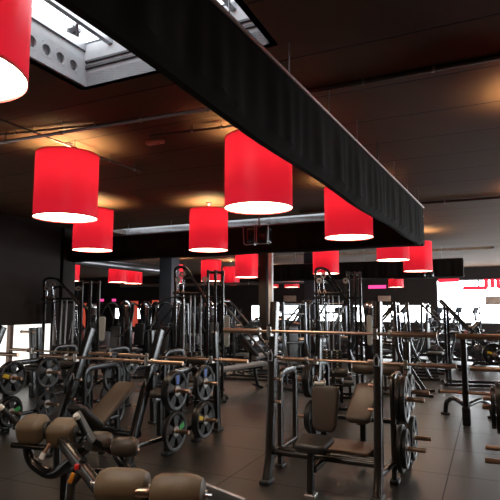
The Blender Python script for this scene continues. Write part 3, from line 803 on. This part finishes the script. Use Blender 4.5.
# ------------------------------------------------------------------ machines
def cable_tower():
    t = thing('cable_tower', '', 'cable machine', (0, 0, 0), 0, 'cable towers'); fb = 'frame_black'
    for x in (.05, .19, .31): MB().bar([(x, 0 if x < .3 else .12, .05), (x, 0 if x < .3 else .12, 2.38)], .06, .05, ref=(0, 1, 0)).build('post', fb, t)
    MB().bar(fillet([(-.55, 0, .05), (-.55, 0, 2.06), (-.57, 0, 2.44), (-.36, 0, 2.44), (.05, 0, 1.76)], .16, 6), .055, .05, ref=(0, 1, 0)).build('arm', fb, t)
    MB().bar(fillet([(-.48, .3, .05), (-.48, .3, 1.95), (-.48, .3, 2.25), (-.30, .3, 2.25), (.10, .3, 1.7)], .16, 6), .05, .045, ref=(0, 1, 0)).build('arm', fb, t)
    MB().bar([(-.60, 0, 1.96), (.05, 0, 1.96)], .04, .05, ref=(0, 1, 0)).build('crossbar', fb, t)
    MB().bar([(-.58, .3, 1.88), (.31, .3, 1.88)], .04, .05, ref=(0, 1, 0)).build('crossbar', fb, t)
    MB().bar([(.05, 0, 2.34), (.31, .12, 2.34)], .05, .05, ref=(0, 0, 1)).build('crossbar', fb, t)
    for y in (0, .3): MB().bar([(-.62, y, .03), (.40, y, .03)], .06, .08, ref=(0, 0, 1)).build('base_rail', fb, t)
    for x in (-.5, .31): MB().bar([(x, -.7, .03), (x, .5, .03)], .06, .08, ref=(0, 0, 1)).build('floor_foot', fb, t)
    for i, x in enumerate((-.42, -.30, -.22, -.10)): MB().tube([(x, .15, .08), (x, .15, 1.92)], .013, 8).build('guide_rod', 'dull_steel', t)
    for x in (-.36, -.16):
        ws = MB()
        for k in range(14): ws.rbox((x, .15, .14+k*.055), (.17, .12, .05), .006, 1)
        ws.build('weight_stack', 'plate_iron', t)
        lb = MB()
        for k in range(14): lb.box((x, .087, .14+k*.055), (.03, .004, .02))
        lb.build('stack_label', 'white_tip', t)
    for (x, z_) in ((-.50, 2.20), (-.42, 2.30), (.0, 2.2)):
        p_ = MB().lathe([(.02, -.012), (.055, -.012), (.047, 0), (.055, .012), (.02, .012), (.02, -.012)], (x, -.045, z_), 'y', 18).build('pulley', 'dull_steel', t)
    MB().tube([(-.50, -.05, 2.15), (-.50, -.05, 1.98)], .005, 6).tube([(-.42, -.05, 2.25), (-.36, .15, 1.0)], .005, 6).tube([(0, -.05, 2.15), (-.16, .15, 1.0)], .005, 6).build('cable', 'steel', t)
    for x in (-.50, -.40):
        MB().tube([(x, -.05, 2.03), (x-.03, -.05, 1.96), (x+.03, -.05, 1.96), (x, -.05, 2.03)], .010, 6).build('hook', 'warm_tinted_metal', t)
    MB().tube(fillet([(-.84, -.12, 1.76), (-.74, -.10, 1.84), (-.50, -.05, 1.90), (-.3, 0, 1.86)], .1), .014, 8).build('pull_handle', 'rubber', t)
    MB().slab((.42, -.10, 1.27), .11, .56, .04, .05, .8, .015).build('side_guard', 'guard_grey', t)
    MB().bar([(.31, .05, 1.2), (.42, -.07, 1.2)], .04, .04, ref=(0, 0, 1)).build('guard_arm', fb, t)
    MB().rbox((-.2, -.55, .48), (.32, .40, .07), .03, 3).build('seat', 'vinyl_black', t)
    MB().bar([(-.2, -.50, .05), (-.2, -.50, .45)], .06, .06).build('seat_post', fb, t)
    MB().bar([(-.2, -.55, .05), (-.2, .1, .05)], .05, .05).build('seat_beam', fb, t)
    return t
ct = cable_tower()
p = at(350, 390, 9.75); place(ct, (p.x-.05, p.y, 0), 0, 'central cable tower with curved top arm under a red lamp')
p = at(207, 390, 9.4); place(copy_tree(ct), (p.x-.05, p.y, 0), -.08, 'cable tower left of centre, its looped arm before the blue grey column')
p = at(76, 390, 11.5); o = place(copy_tree(ct), (p.x-.02, p.y, 0), .06, 'cable tower beside the dark left wall with hanging pull bar'); o.scale = (1.35, 1, .96)
p = at(104, 390, 10.9)

def domed_machine():
    t = thing('pin_loaded_machine', '', 'weight machine', (0, 0, 0), 0, 'pin loaded machines'); fb = 'frame_black'
    MB().lathe([(0, .03), (.15, .03), (.16, .06), (.16, 1.66), (.15, 1.70), (0, 1.70)], (0, .25, 0), 'z', 24).build('stack_tower', fb, t)
    MB().lathe([(.165, 1.67)]+[(.165*math.cos(a*PI/16), 1.70+.17*math.sin(a*PI/16)) for a in range(0, 9)], (0, .25, 0), 'z', 24).build('dome', 'dome_chrome', t)
    MB().rbox((0, .10, .9), (.16, .04, 1.1), .01, 2).build('stack_window', 'screen_dark', t)
    for s in (-1, 1):
        MB().tube(fillet([(s*.12, .25, 1.25), (s*.22, .2, 1.75), (s*.42, .05, 1.82), (s*.55, -.15, 1.35), (s*.40, -.35, 1.0)], .2, 6), .026, 10).build('arm', fb, t)
        MB().tube([(s*.40, -.35, 1.02), (s*.24, -.40, 1.02)], .018, 8).build('grip', 'rubber', t)
        MB().bar([(s*.32, .30, .04), (s*.32, -.75, .04)], .06, .08, ref=(0, 0, 1)).build('floor_foot', fb, t)
    for y in (.25, -.5): MB().bar([(-.35, y, .04), (.35, y, .04)], .06, .06, ref=(0, 0, 1)).build('base_rail', fb, t)
    MB().bar([(0, -.35, .05), (0, -.30, .46)], .07, .07).build('seat_post', fb, t)
    MB().bar([(0, -.14, .40), (0, -.03, 1.3), (0, .15, 1.34)], .06, .06).build('back_post', fb, t)
    MB().bar([(0, -.35, .36), (0, .14, .36)], .05, .05).build('beam', fb, t)
    MB().rbox((0, -.38, .50), (.34, .38, .07), .03, 3).build('seat', 'vinyl_black', t)
    MB().rbox((0, -.12, .92), (.30, .08, .62), .035, 3, rot('X', -6)).build('back_pad', 'vinyl_black', t)
    return t
dm = domed_machine()
for i, (px, d, rz, lb) in enumerate(((117, 12.6, -.5, 'weight machine with chrome dome before the coral panel, the left one'), (140, 14.8, -.3, 'weight machine with chrome dome, right of its twin'),
        (92, 15.6, .7, 'weight machine half hidden behind the left cable tower'), (168, 12.5, -.9, 'weight machine squeezed left of the looped arm cable tower'),
        (312, 15.8, .9, 'weight machine left behind the central cable tower'), (156, 16.4, .4, 'distant weight machine right behind the twin domes'), (376, 14.6, .3, 'distant weight machine right of the central cable tower'),
        (212, 15.4, .5, 'weight machine behind the three tall posts of the looped arm tower'))):
    p = at(px, 390, d); place(dm if i == 0 else copy_tree(dm), (p.x, p.y, 0), rz, lb)

def leg_press():
    t = thing('leg_press', '', 'weight machine', (0, 0, 0), 0, 'diagonal rail machines'); fb = 'frame_black'
    for y in (-.28, .28):
        MB().bar([(-.75, y, 1.86), (.55, y, .42)], .055, .055, ref=(0, 1, 0)).build('rail', 'machine_grey', t)
        MB().bar([(-.62, y, .05), (-.62, y, 1.72)], .06, .06, ref=(0, 1, 0)).build('post', fb, t)
        MB().bar([(-.75, y, .04), (1.15, y, .04)], .06, .07, ref=(0, 0, 1)).build('floor_rail', fb, t)
        MB().bar([(.50, y, .05), (.50, y, .48)], .06, .06, ref=(0, 1, 0)).build('post', fb, t)
        MB().tube([(-.2, y*1.1, 1.28), (-.2, y*2.3, 1.28)], .024, 10).build('horn', 'warm_tinted_metal', t)
    for x in (-.70, 1.1): MB().bar([(x, -.3, .04), (x, .3, .04)], .06, .07, ref=(0, 0, 1)).build('floor_rail', fb, t)
    MB().bar([(-.74, -.3, 1.84), (-.74, .3, 1.84)], .05, .05, ref=(0, 0, 1)).build('crossbar', fb, t)
    MB().rbox((-.15, 0, 1.18), (.05, .60, .55), .015, 2, rot('Y', 45)).build('foot_plate', 'machine_grey', t)
    MB().rbox((.62, 0, .45), (.42, .44, .09), .035, 3, rot('Y', 12)).build('seat', 'vinyl_grey', t)
    MB().rbox((.98, 0, .72), (.09, .42, .70), .035, 3, rot('Y', 40)).build('back_pad', 'vinyl_black', t)
    MB().bar([(.9, 0, .05), (.9, 0, .58)], .06, .06, ref=(0, 1, 0)).bar([(.60, 0, .07), (.60, 0, .40)], .06, .06, ref=(0, 1, 0)).bar([(.55, 0, .08), (1.1, 0, .08)], .06, .06, ref=(0, 0, 1)).build('seat_frame', fb, t)
    return t
lp = leg_press()
p = at(254, 380, 12.3); place(lp, (p.x, p.y, 0), -.35, 'leg press with two bright diagonal rails left of the slim column')
p = at(283, 380, 13.5); place(copy_tree(lp), (p.x, p.y, 0), PI+.35, 'leg press whose rails slope the other way, behind the press bench bar')
p = at(479, 375, 11.3); rp = place(copy_tree(lp), (p.x, p.y, 0), -.25, 'leg press with thick sloping rails before the big bright window')
for k, (kd, stk) in enumerate((('big', None), ('big', 'red'), ('mid', 'yellow'))):
    a = Matrix.Rotation(-.25, 3, 'Z') @ V(.24, -.37-.05*k, .72)
    MB().cyl((.24, -.42, .723), .0235, .36, 'y', 14).build('horn', 'warm_tinted_metal', rp) if k == 0 else None
    plate(kd, (p.x+a.x, p.y+a.y, .72), -.25-PI/2, ('inner', 'middle red stickered', 'outer yellow stickered')[k]+' black weight plate on the leg press before the big window', 'weight plates on the window-side leg press', stk, side=1)

def press_machine():
    t = thing('plate_loaded_press', '', 'weight machine', (0, 0, 0), 0, 'plate loaded machines'); fb = 'frame_black'
    for y in (-.32, .32):
        MB().bar(fillet([(-.05, y, 1.80), (-.02, y, .85), (.10, y, .55), (.42, y, .05)], .2, 6), .055, .07, ref=(0, 1, 0)).build('side_frame', 'machine_grey', t)
        MB().bar([(-.55, y, .03), (.62, y, .03)], .05, .07, ref=(0, 0, 1)).build('floor_foot', fb, t)
        MB().bar([(-.05, y, 1.76), (-.52, y, 1.25), (-.30, y, .98), (-.02, y, .95)], .045, .05, ref=(0, 1, 0)).build('lever_arm', 'frame_bronze', t)
        MB().tube([(-.5, y*1.05, 1.26), (-.5, y*.55, 1.22)], .018, 8).build('grip', 'rubber', t)
        MB().tube([(-.30, y, .98), (-.30, y*1.9, .98)], .024, 10).build('horn', 'warm_tinted_metal', t)
    for z_ in (1.76, 1.55, .95): MB().bar([(-.04, -.32, z_), (-.04, .32, z_)], .05, .05, ref=(0, 0, 1)).build('crossbar', fb, t)
    MB().bar([(.15, -.32, .46), (.15, .32, .46)], .05, .05, ref=(0, 0, 1)).bar([(-.3, 0, .44), (.15, 0, .46)], .05, .05, ref=(0, 0, 1)).bar([(-.3, 0, .02), (-.3, 0, .44)], .05, .05, ref=(0, 1, 0)).build('seat_frame', fb, t)
    MB().rbox((-.28, 0, .50), (.40, .32, .07), .03, 3).build('seat', 'vinyl_black', t)
    MB().rbox((-.10, 0, .95), (.08, .30, .68), .035, 3).build('back_pad', 'vinyl_black', t)
    return t
pm = press_machine()
p = at(401, 385, 10.4); place(pm, (p.x, p.y, 0), -.38, 'plate loaded press with grey bowed frame right of the central cable tower')
p = at(182, 380, 14.3); place(copy_tree(pm), (p.x, p.y, 0), -.4, 'plate loaded press between the twin domes and the blue grey column')
p = at(338, 380, 12.8); place(copy_tree(pm), (p.x, p.y, 0), .7, 'plate loaded press seen through the central cable tower')
p = at(425, 376, 13.6); place(copy_tree(pm), (p.x, p.y, 0), 2.6, 'farther plate loaded press right of the grey bowed one')
p = at(296, 380, 11.0); place(copy_tree(pm), (p.x, p.y, 0), -.9, 'plate loaded press behind the roller bench, left of the central tower')
p = at(412, 380, 12.5); place(copy_tree(pm), (p.x, p.y, 0), -.3, 'plate loaded press between the grey bowed one and the leg press')
p = at(74, 380, 18.4); place(copy_tree(pm), (p.x, p.y, 0), .2, 'plate loaded press seen through the left cable tower')
# loose plates on the window-side press
for i, (px, py, d, s_) in enumerate(((481, 353, 11.2, 'red'), (473, 352, 11.5, None), (404, 343, 9.9, None))):
    pass

def exercise_bike():
    t = thing('exercise_bike', '', 'exercise bike', (0, 0, 0), 0, 'exercise bikes'); fb = 'frame_black'
    MB().bar([(-.45, 0, .10), (.50, 0, .10)], .09, .07, ref=(0, 0, 1)).build('base', fb, t)
    for x in (-.45, .50): MB().bar([(x, -.26, .04), (x, .26, .04)], .07, .08, ref=(0, 0, 1)).build('floor_foot', fb, t)
    MB().lathe([(0, -.04), (.22, -.04), (.25, -.025), (.25, .025), (.22, .04), (0, .04)], (.30, 0, .40), 'y', 28).build('flywheel', 'machine_grey', t)
    MB().bar([(.30, 0, .10), (.30, .055, .42)], .05, .02, ref=(0, 1, 0)).build('fork', fb, t)
    MB().bar(fillet([(.05, 0, .10), (.22, 0, .62), (.34, 0, 1.10)], .1), .06, .06, ref=(0, 1, 0)).build('stem', fb, t)
    MB().bar([(-.05, 0, .10), (-.28, 0, .95)], .06, .06, ref=(0, 1, 0)).build('seat_post', 'machine_grey', t)
    MB().rbox((-.28, 0, .99), (.27, .20, .08), .035, 3).build('saddle', 'vinyl_black', t)
    MB().tube(fillet([(.48, -.24, 1.22), (.34, -.24, 1.12), (.34, .24, 1.12), (.48, .24, 1.22)], .06), .017, 8).build('handlebar', 'rubber', t)
    MB().rbox((.42, 0, 1.28), (.04, .26, .20), .015, 2, rot('Y', -25)).build('console', 'screen_dark', t)
    MB().bar([(.34, 0, 1.10), (.42, 0, 1.25)], .04, .04, ref=(0, 1, 0)).build('console_arm', fb, t)
    MB().lathe([(0, -.03), (.15, -.03), (.17, 0), (.15, .03), (0, .03)], (-.02, -.05, .36), 'y', 24).build('crank_cover', 'plate_iron', t)
    for s in (-1, 1):
        MB().bar([(-.02, s*.09, .36), (-.02+s*.12, s*.10, .36-s*.12)], .025, .02, ref=(0, 1, 0)).build('crank', 'steel', t)
        MB().rbox((-.02+s*.12, s*.15, .36-s*.12), (.09, .09, .025), .008).build('pedal', 'rubber', t)
    return t
ebk = exercise_bike()
spots = [(411, 15.6, 2.6, 'exercise bike left of the dumbbell rack, below the dark wall'), (431, 17.2, 2.8, 'exercise bike farther off, left edge of the big window'), (446, 14.2, 2.4, 'exercise bike just left of the window-side leg press'),
         (268, 16.4, -2.7, 'exercise bike below the slim light grey column'), (290, 18.2, -2.6, 'exercise bike before the middle back windows, left one'), (300, 16.8, -2.9, 'exercise bike near the leg press with rails sloping left'),
         (327, 18.4, -2.5, 'exercise bike before the middle back windows, right of the blue column'), (232, 16.6, 2.5, 'exercise bike right behind the looped arm cable tower'), (394, 16.4, 2.7, 'exercise bike below the dark stretch of back wall'), (470, 15.6, 2.5, 'exercise bike before the big window, left of poster'), (492, 14.6, 2.7, 'exercise bike at the right edge before the big window'),
         (247, 18.6, 2.6, 'exercise bike left of the slim light grey column, far off'), (350, 17.2, 2.5, 'exercise bike seen right of the central tower posts')]
for i, (px, d, rz, lb) in enumerate(spots):
    p = at(px, 350, d); o = ebk if i == 0 else copy_tree(ebk); place(o, (p.x, p.y, 0), rz, lb)

def cross_trainer():
    t = thing('cross_trainer', '', 'cross trainer', (0, 0, 0), 0, 'cross trainers'); fb = 'frame_black'
    MB().bar([(-.8, 0, .07), (.7, 0, .07)], .12, .08, ref=(0, 0, 1)).build('base', fb, t)
    for x in (-.8, .7): MB().bar([(x, -.3, .035), (x, .3, .035)], .07, .07, ref=(0, 0, 1)).build('floor_foot', fb, t)
    MB().rbox((.45, 0, .38), (.55, .22, .55), .09, 4).build('drive_housing', 'plate_iron', t)
    MB().bar([(.45, 0, .5), (.55, 0, 1.45)], .08, .08, ref=(0, 1, 0)).build('mast', 'machine_grey', t)
    MB().rbox((.52, 0, 1.55), (.06, .36, .28), .02, 2, rot('Y', -20)).build('console', 'screen_dark', t)
    for s in (-1, 1):
        MB().tube(fillet([(.50, s*.24, .35), (.45, s*.25, 1.05), (.30, s*.26, 1.35), (.22, s*.24, 1.62)], .15), .02, 8).build('arm', 'machine_grey', t)
        MB().tube([(.50, s*.24, .38), (.45, s*.10, .38)], .02, 8).build('pivot', fb, t)
        MB().bar([(.45, s*.20, .28+s*.08), (-.55, s*.20, .22)], .05, .05, ref=(0, 1, 0)).build('pedal_arm', fb, t)
        MB().rbox((-.05, s*.20, .31+s*.04), (.36, .15, .05), .02).build('pedal', 'rubber', t)
        MB().bar([(-.55, s*.20, .22), (-.6, s*.1, .08)], .05, .05, ref=(0, 1, 0)).build('roller_arm', fb, t)
    return t
ctr = cross_trainer()
for i, (px, d, rz, lb) in enumerate(((279, 21.0, -2.2, 'cross trainer before the middle back windows, nearest the slim column'), (343, 20.6, -2.0, 'cross trainer seen behind the central cable tower posts'), (418, 20.6, 2.4, 'cross trainer left of the big bright window'), (452, 20.0, 2.1, 'cross trainer before the big bright window, left of poster'),
                                       (240, 21.5, 2.3, 'cross trainer below the lamp beside the slim column'), (200, 19.0, 2.2, 'cross trainer behind the weight stacks of the looped arm tower'), (128, 19.5, 2.2, 'cross trainer between the twin chrome domes'), (491, 19.6, 2.3, 'cross trainer near right end of the big window'),
                                       (312, 22.5, 2.0, 'cross trainer farthest off before the middle back windows'), (366, 22.0, 2.3, 'cross trainer far off right of the central tower'), (470, 22.5, 2.0, 'farthest cross trainer before the big bright window'))):
    p = at(px, 350, d); o = ctr if i == 0 else copy_tree(ctr); place(o, (p.x, p.y, 0), rz, lb)

# dumbbell rack by the window
p = at(443, 350, 18.9)
dr = thing('dumbbell_rack', 'three-tier dumbbell rack before the left edge of big window', 'rack', (p.x, p.y, 0), -.2)
for x in (-.55, .55): MB().bar([(x, .22, .02), (x, .12, 1.30)], .06, .08).bar([(x, -.3, .03), (x, .3, .03)], .06, .06, ref=(0, 0, 1)).build('side_frame', 'frame_black', dr)
for z_ in (.42, .80, 1.18): MB().rbox((0, -.02, z_), (1.2, .30, .03), .008).build('shelf', 'dull_steel', dr)
def dumbbell():
    t = thing('dumbbell', '', 'dumbbell', (0, 0, 0), 0)
    MB().cyl((0, 0, 0), .016, .16, 'y', 10).build('handle', 'steel', t)
    for s in (-1, 1): MB().cyl((0, s*.10, 0), .065, .07, 'y', 16, .01).build('head', 'rubber', t)
    return t
d0 = None
for kz, z_ in enumerate((.42, .80, 1.18)):
    for i in range(6):
        x = -.45+i*.18; a = Matrix.Rotation(-.2, 3, 'Z') @ V(x, -.02, 0)
        if d0 is None: d0 = dumbbell(); o = d0
        else: o = copy_tree(d0)
        place(o, (p.x+a.x, p.y+a.y, z_+.081), -.2, f"{['first','second','third','fourth','fifth','sixth'][i]} dumbbell from the left on the {['bottom','middle','top'][kz]} tier of dumbbell rack", 'dumbbells on the rack')

# utility benches in the middle of the floor
def utility_bench():
    t = thing('flat_bench', '', 'exercise bench', (0, 0, 0), 0, 'flat benches')
    MB().rbox((0, 0, .44), (1.15, .30, .08), .03, 3, rot('Y', -6)).build('pad', 'vinyl_grey', t)
    MB().bar([(-.5, 0, .36), (.5, 0, .42)], .06, .05, ref=(0, 1, 0)).build('beam', 'frame_black', t)
    for x in (-.45, .40):
        MB().bar([(x, 0, .04), (x*.8, 0, .39)], .06, .06, ref=(0, 1, 0)).build('leg', 'frame_black', t)
        MB().bar([(x, -.27, .03), (x, .27, .03)], .05, .05, ref=(0, 0, 1)).build('floor_foot', 'frame_black', t)
    return t
ub = utility_bench()
p = on(240, 388, 0); place(ub, (p.x, p.y, 0), .35, 'pale topped flat bench standing alone in the middle aisle')

# wall things
def on_wall(name, label, cat, r, z_, w, h, m, frame=None, dep=.03):
    p = W(r, U1-dep/2-.005, z_); t = thing(name, label, cat, p)
    MB().box((0, 0, 0), (w, dep, h)).build('panel', m, t, smooth=False)
    if frame:
        f = MB()
        for s in (-1, 1): f.box((s*(w/2+.015), -.005, 0), (.03, dep+.01, h+.06)).box((0, -.005, s*(h/2+.015)), (w+.06, dep+.01, .03))
        f.build('edge', frame, t, smooth=False)
    return t
def wr(px):                      # where a viewing direction meets the back wall
    a = (px-250)/F; y = U1/(a*SY+CY); return a*y*CY-y*SY
on_wall('wall_panel', 'tall coral red panel on the back wall between the twin domes', 'panel', wr(134), 1.2, .8, 1.7, 'coral_panel')
on_wall('wall_panel', 'coral red panel on the back wall seen through the left cable tower', 'panel', wr(90), 1.1, 1.0, 1.8, 'coral_panel')
on_wall('wall_panel', 'narrow coral red panel right of the wider coral panel', 'panel', wr(156), 1.2, .5, 1.8, 'coral_panel')
on_wall('exit_sign', 'small pink glowing sign on the back wall, the left one of the pair', 'sign', wr(103), 2.12, .35, .17, 'pink_sign', 'frame_black')
on_wall('exit_sign', 'small pink glowing sign on the back wall, right one of the pair', 'sign', wr(115), 2.12, .35, .17, 'pink_sign', 'frame_black')
on_wall('lit_sign', 'long pink glowing bar sign under the farthest drape', 'sign', wr(377), 2.75, .95, .18, 'pink_sign', 'frame_black')
on_wall('poster', 'small pinkish picture on the dark wall right of central tower', 'poster', wr(384), 2.12, .7, .30, 'poster_a', 'frame_black')
on_wall('poster', 'small brownish picture on the dark wall right of slim column', 'poster', wr(290), 2.15, .78, .34, 'poster_a', 'frame_black')
on_wall('poster', 'small picture on the bright window near the right edge', 'poster', wr(494), 2.0, .85, .36, 'poster_a', 'frame_black')
# red lettering strips across the top of the big window
def glass_letter(label, px0, px1, shape):
    a, b = wr(px0), wr(px1); t = thing('window_lettering', label, 'lettering', W((a+b)/2, U1-.03, 2.42))
    w = b-a; MB().bar(fillet([(x*w/2, 0, z_+.24) for x, z_ in shape], .08), .04, .19, ref=(0, 1, 0)).build('stroke', 'red_sign', t)
    return t
glass_letter('red flat stroke at top left of the big window', 438, 459, [(-1, .36), (1, .36)])
#glass_letter('short red hooked stroke under the flat stroke on the big window', 448, 460.5, [(-1, .17), (1, .17), (1, .30)])
glass_letter('red bracket shaped stroke on top of the big window', 463, 486, [(-1, .02), (-.9, -.04), (1, -.04), (1, .40)])
glass_letter('slim red vertical stroke on top of the big window near right edge', 491, 493.5, [(0, .40), (0, -.05)])
glass_letter('red stroke at the upper right corner of the big window', 498, 512, [(-1, .40), (-1, -.02), (1, -.02), (1, .40)])

# ------------------------------------------------------------------ light and camera
w = bpy.data.worlds.new('sky'); bpy.context.scene.world = w; w.use_nodes = True
w.node_tree.nodes['Background'].inputs[0].default_value = (.6, .68, .8, 1); w.node_tree.nodes['Background'].inputs[1].default_value = .3

cam = bpy.data.cameras.new('camera'); co = bpy.data.objects.new('camera', cam); C.objects.link(co)
co.location = (0, 0, EYE); co.rotation_euler = (PI/2+PITCH, 0, 0)
cam.sensor_fit = 'HORIZONTAL'; cam.sensor_width = 36; cam.lens = 36*F/500; cam.clip_start = .05; cam.clip_end = 200
sc = bpy.context.scene; sc.camera = co
sc.view_settings.view_transform = 'Standard'; sc.view_settings.look = 'None'; sc.view_settings.gamma = 1; sc.view_settings.exposure = 0
try:
    sc.cycles.use_denoising = True; sc.cycles.use_light_tree = True; sc.cycles.max_bounces = 8; sc.cycles.diffuse_bounces = 4
    sc.cycles.sample_clamp_indirect = 4
except Exception: pass
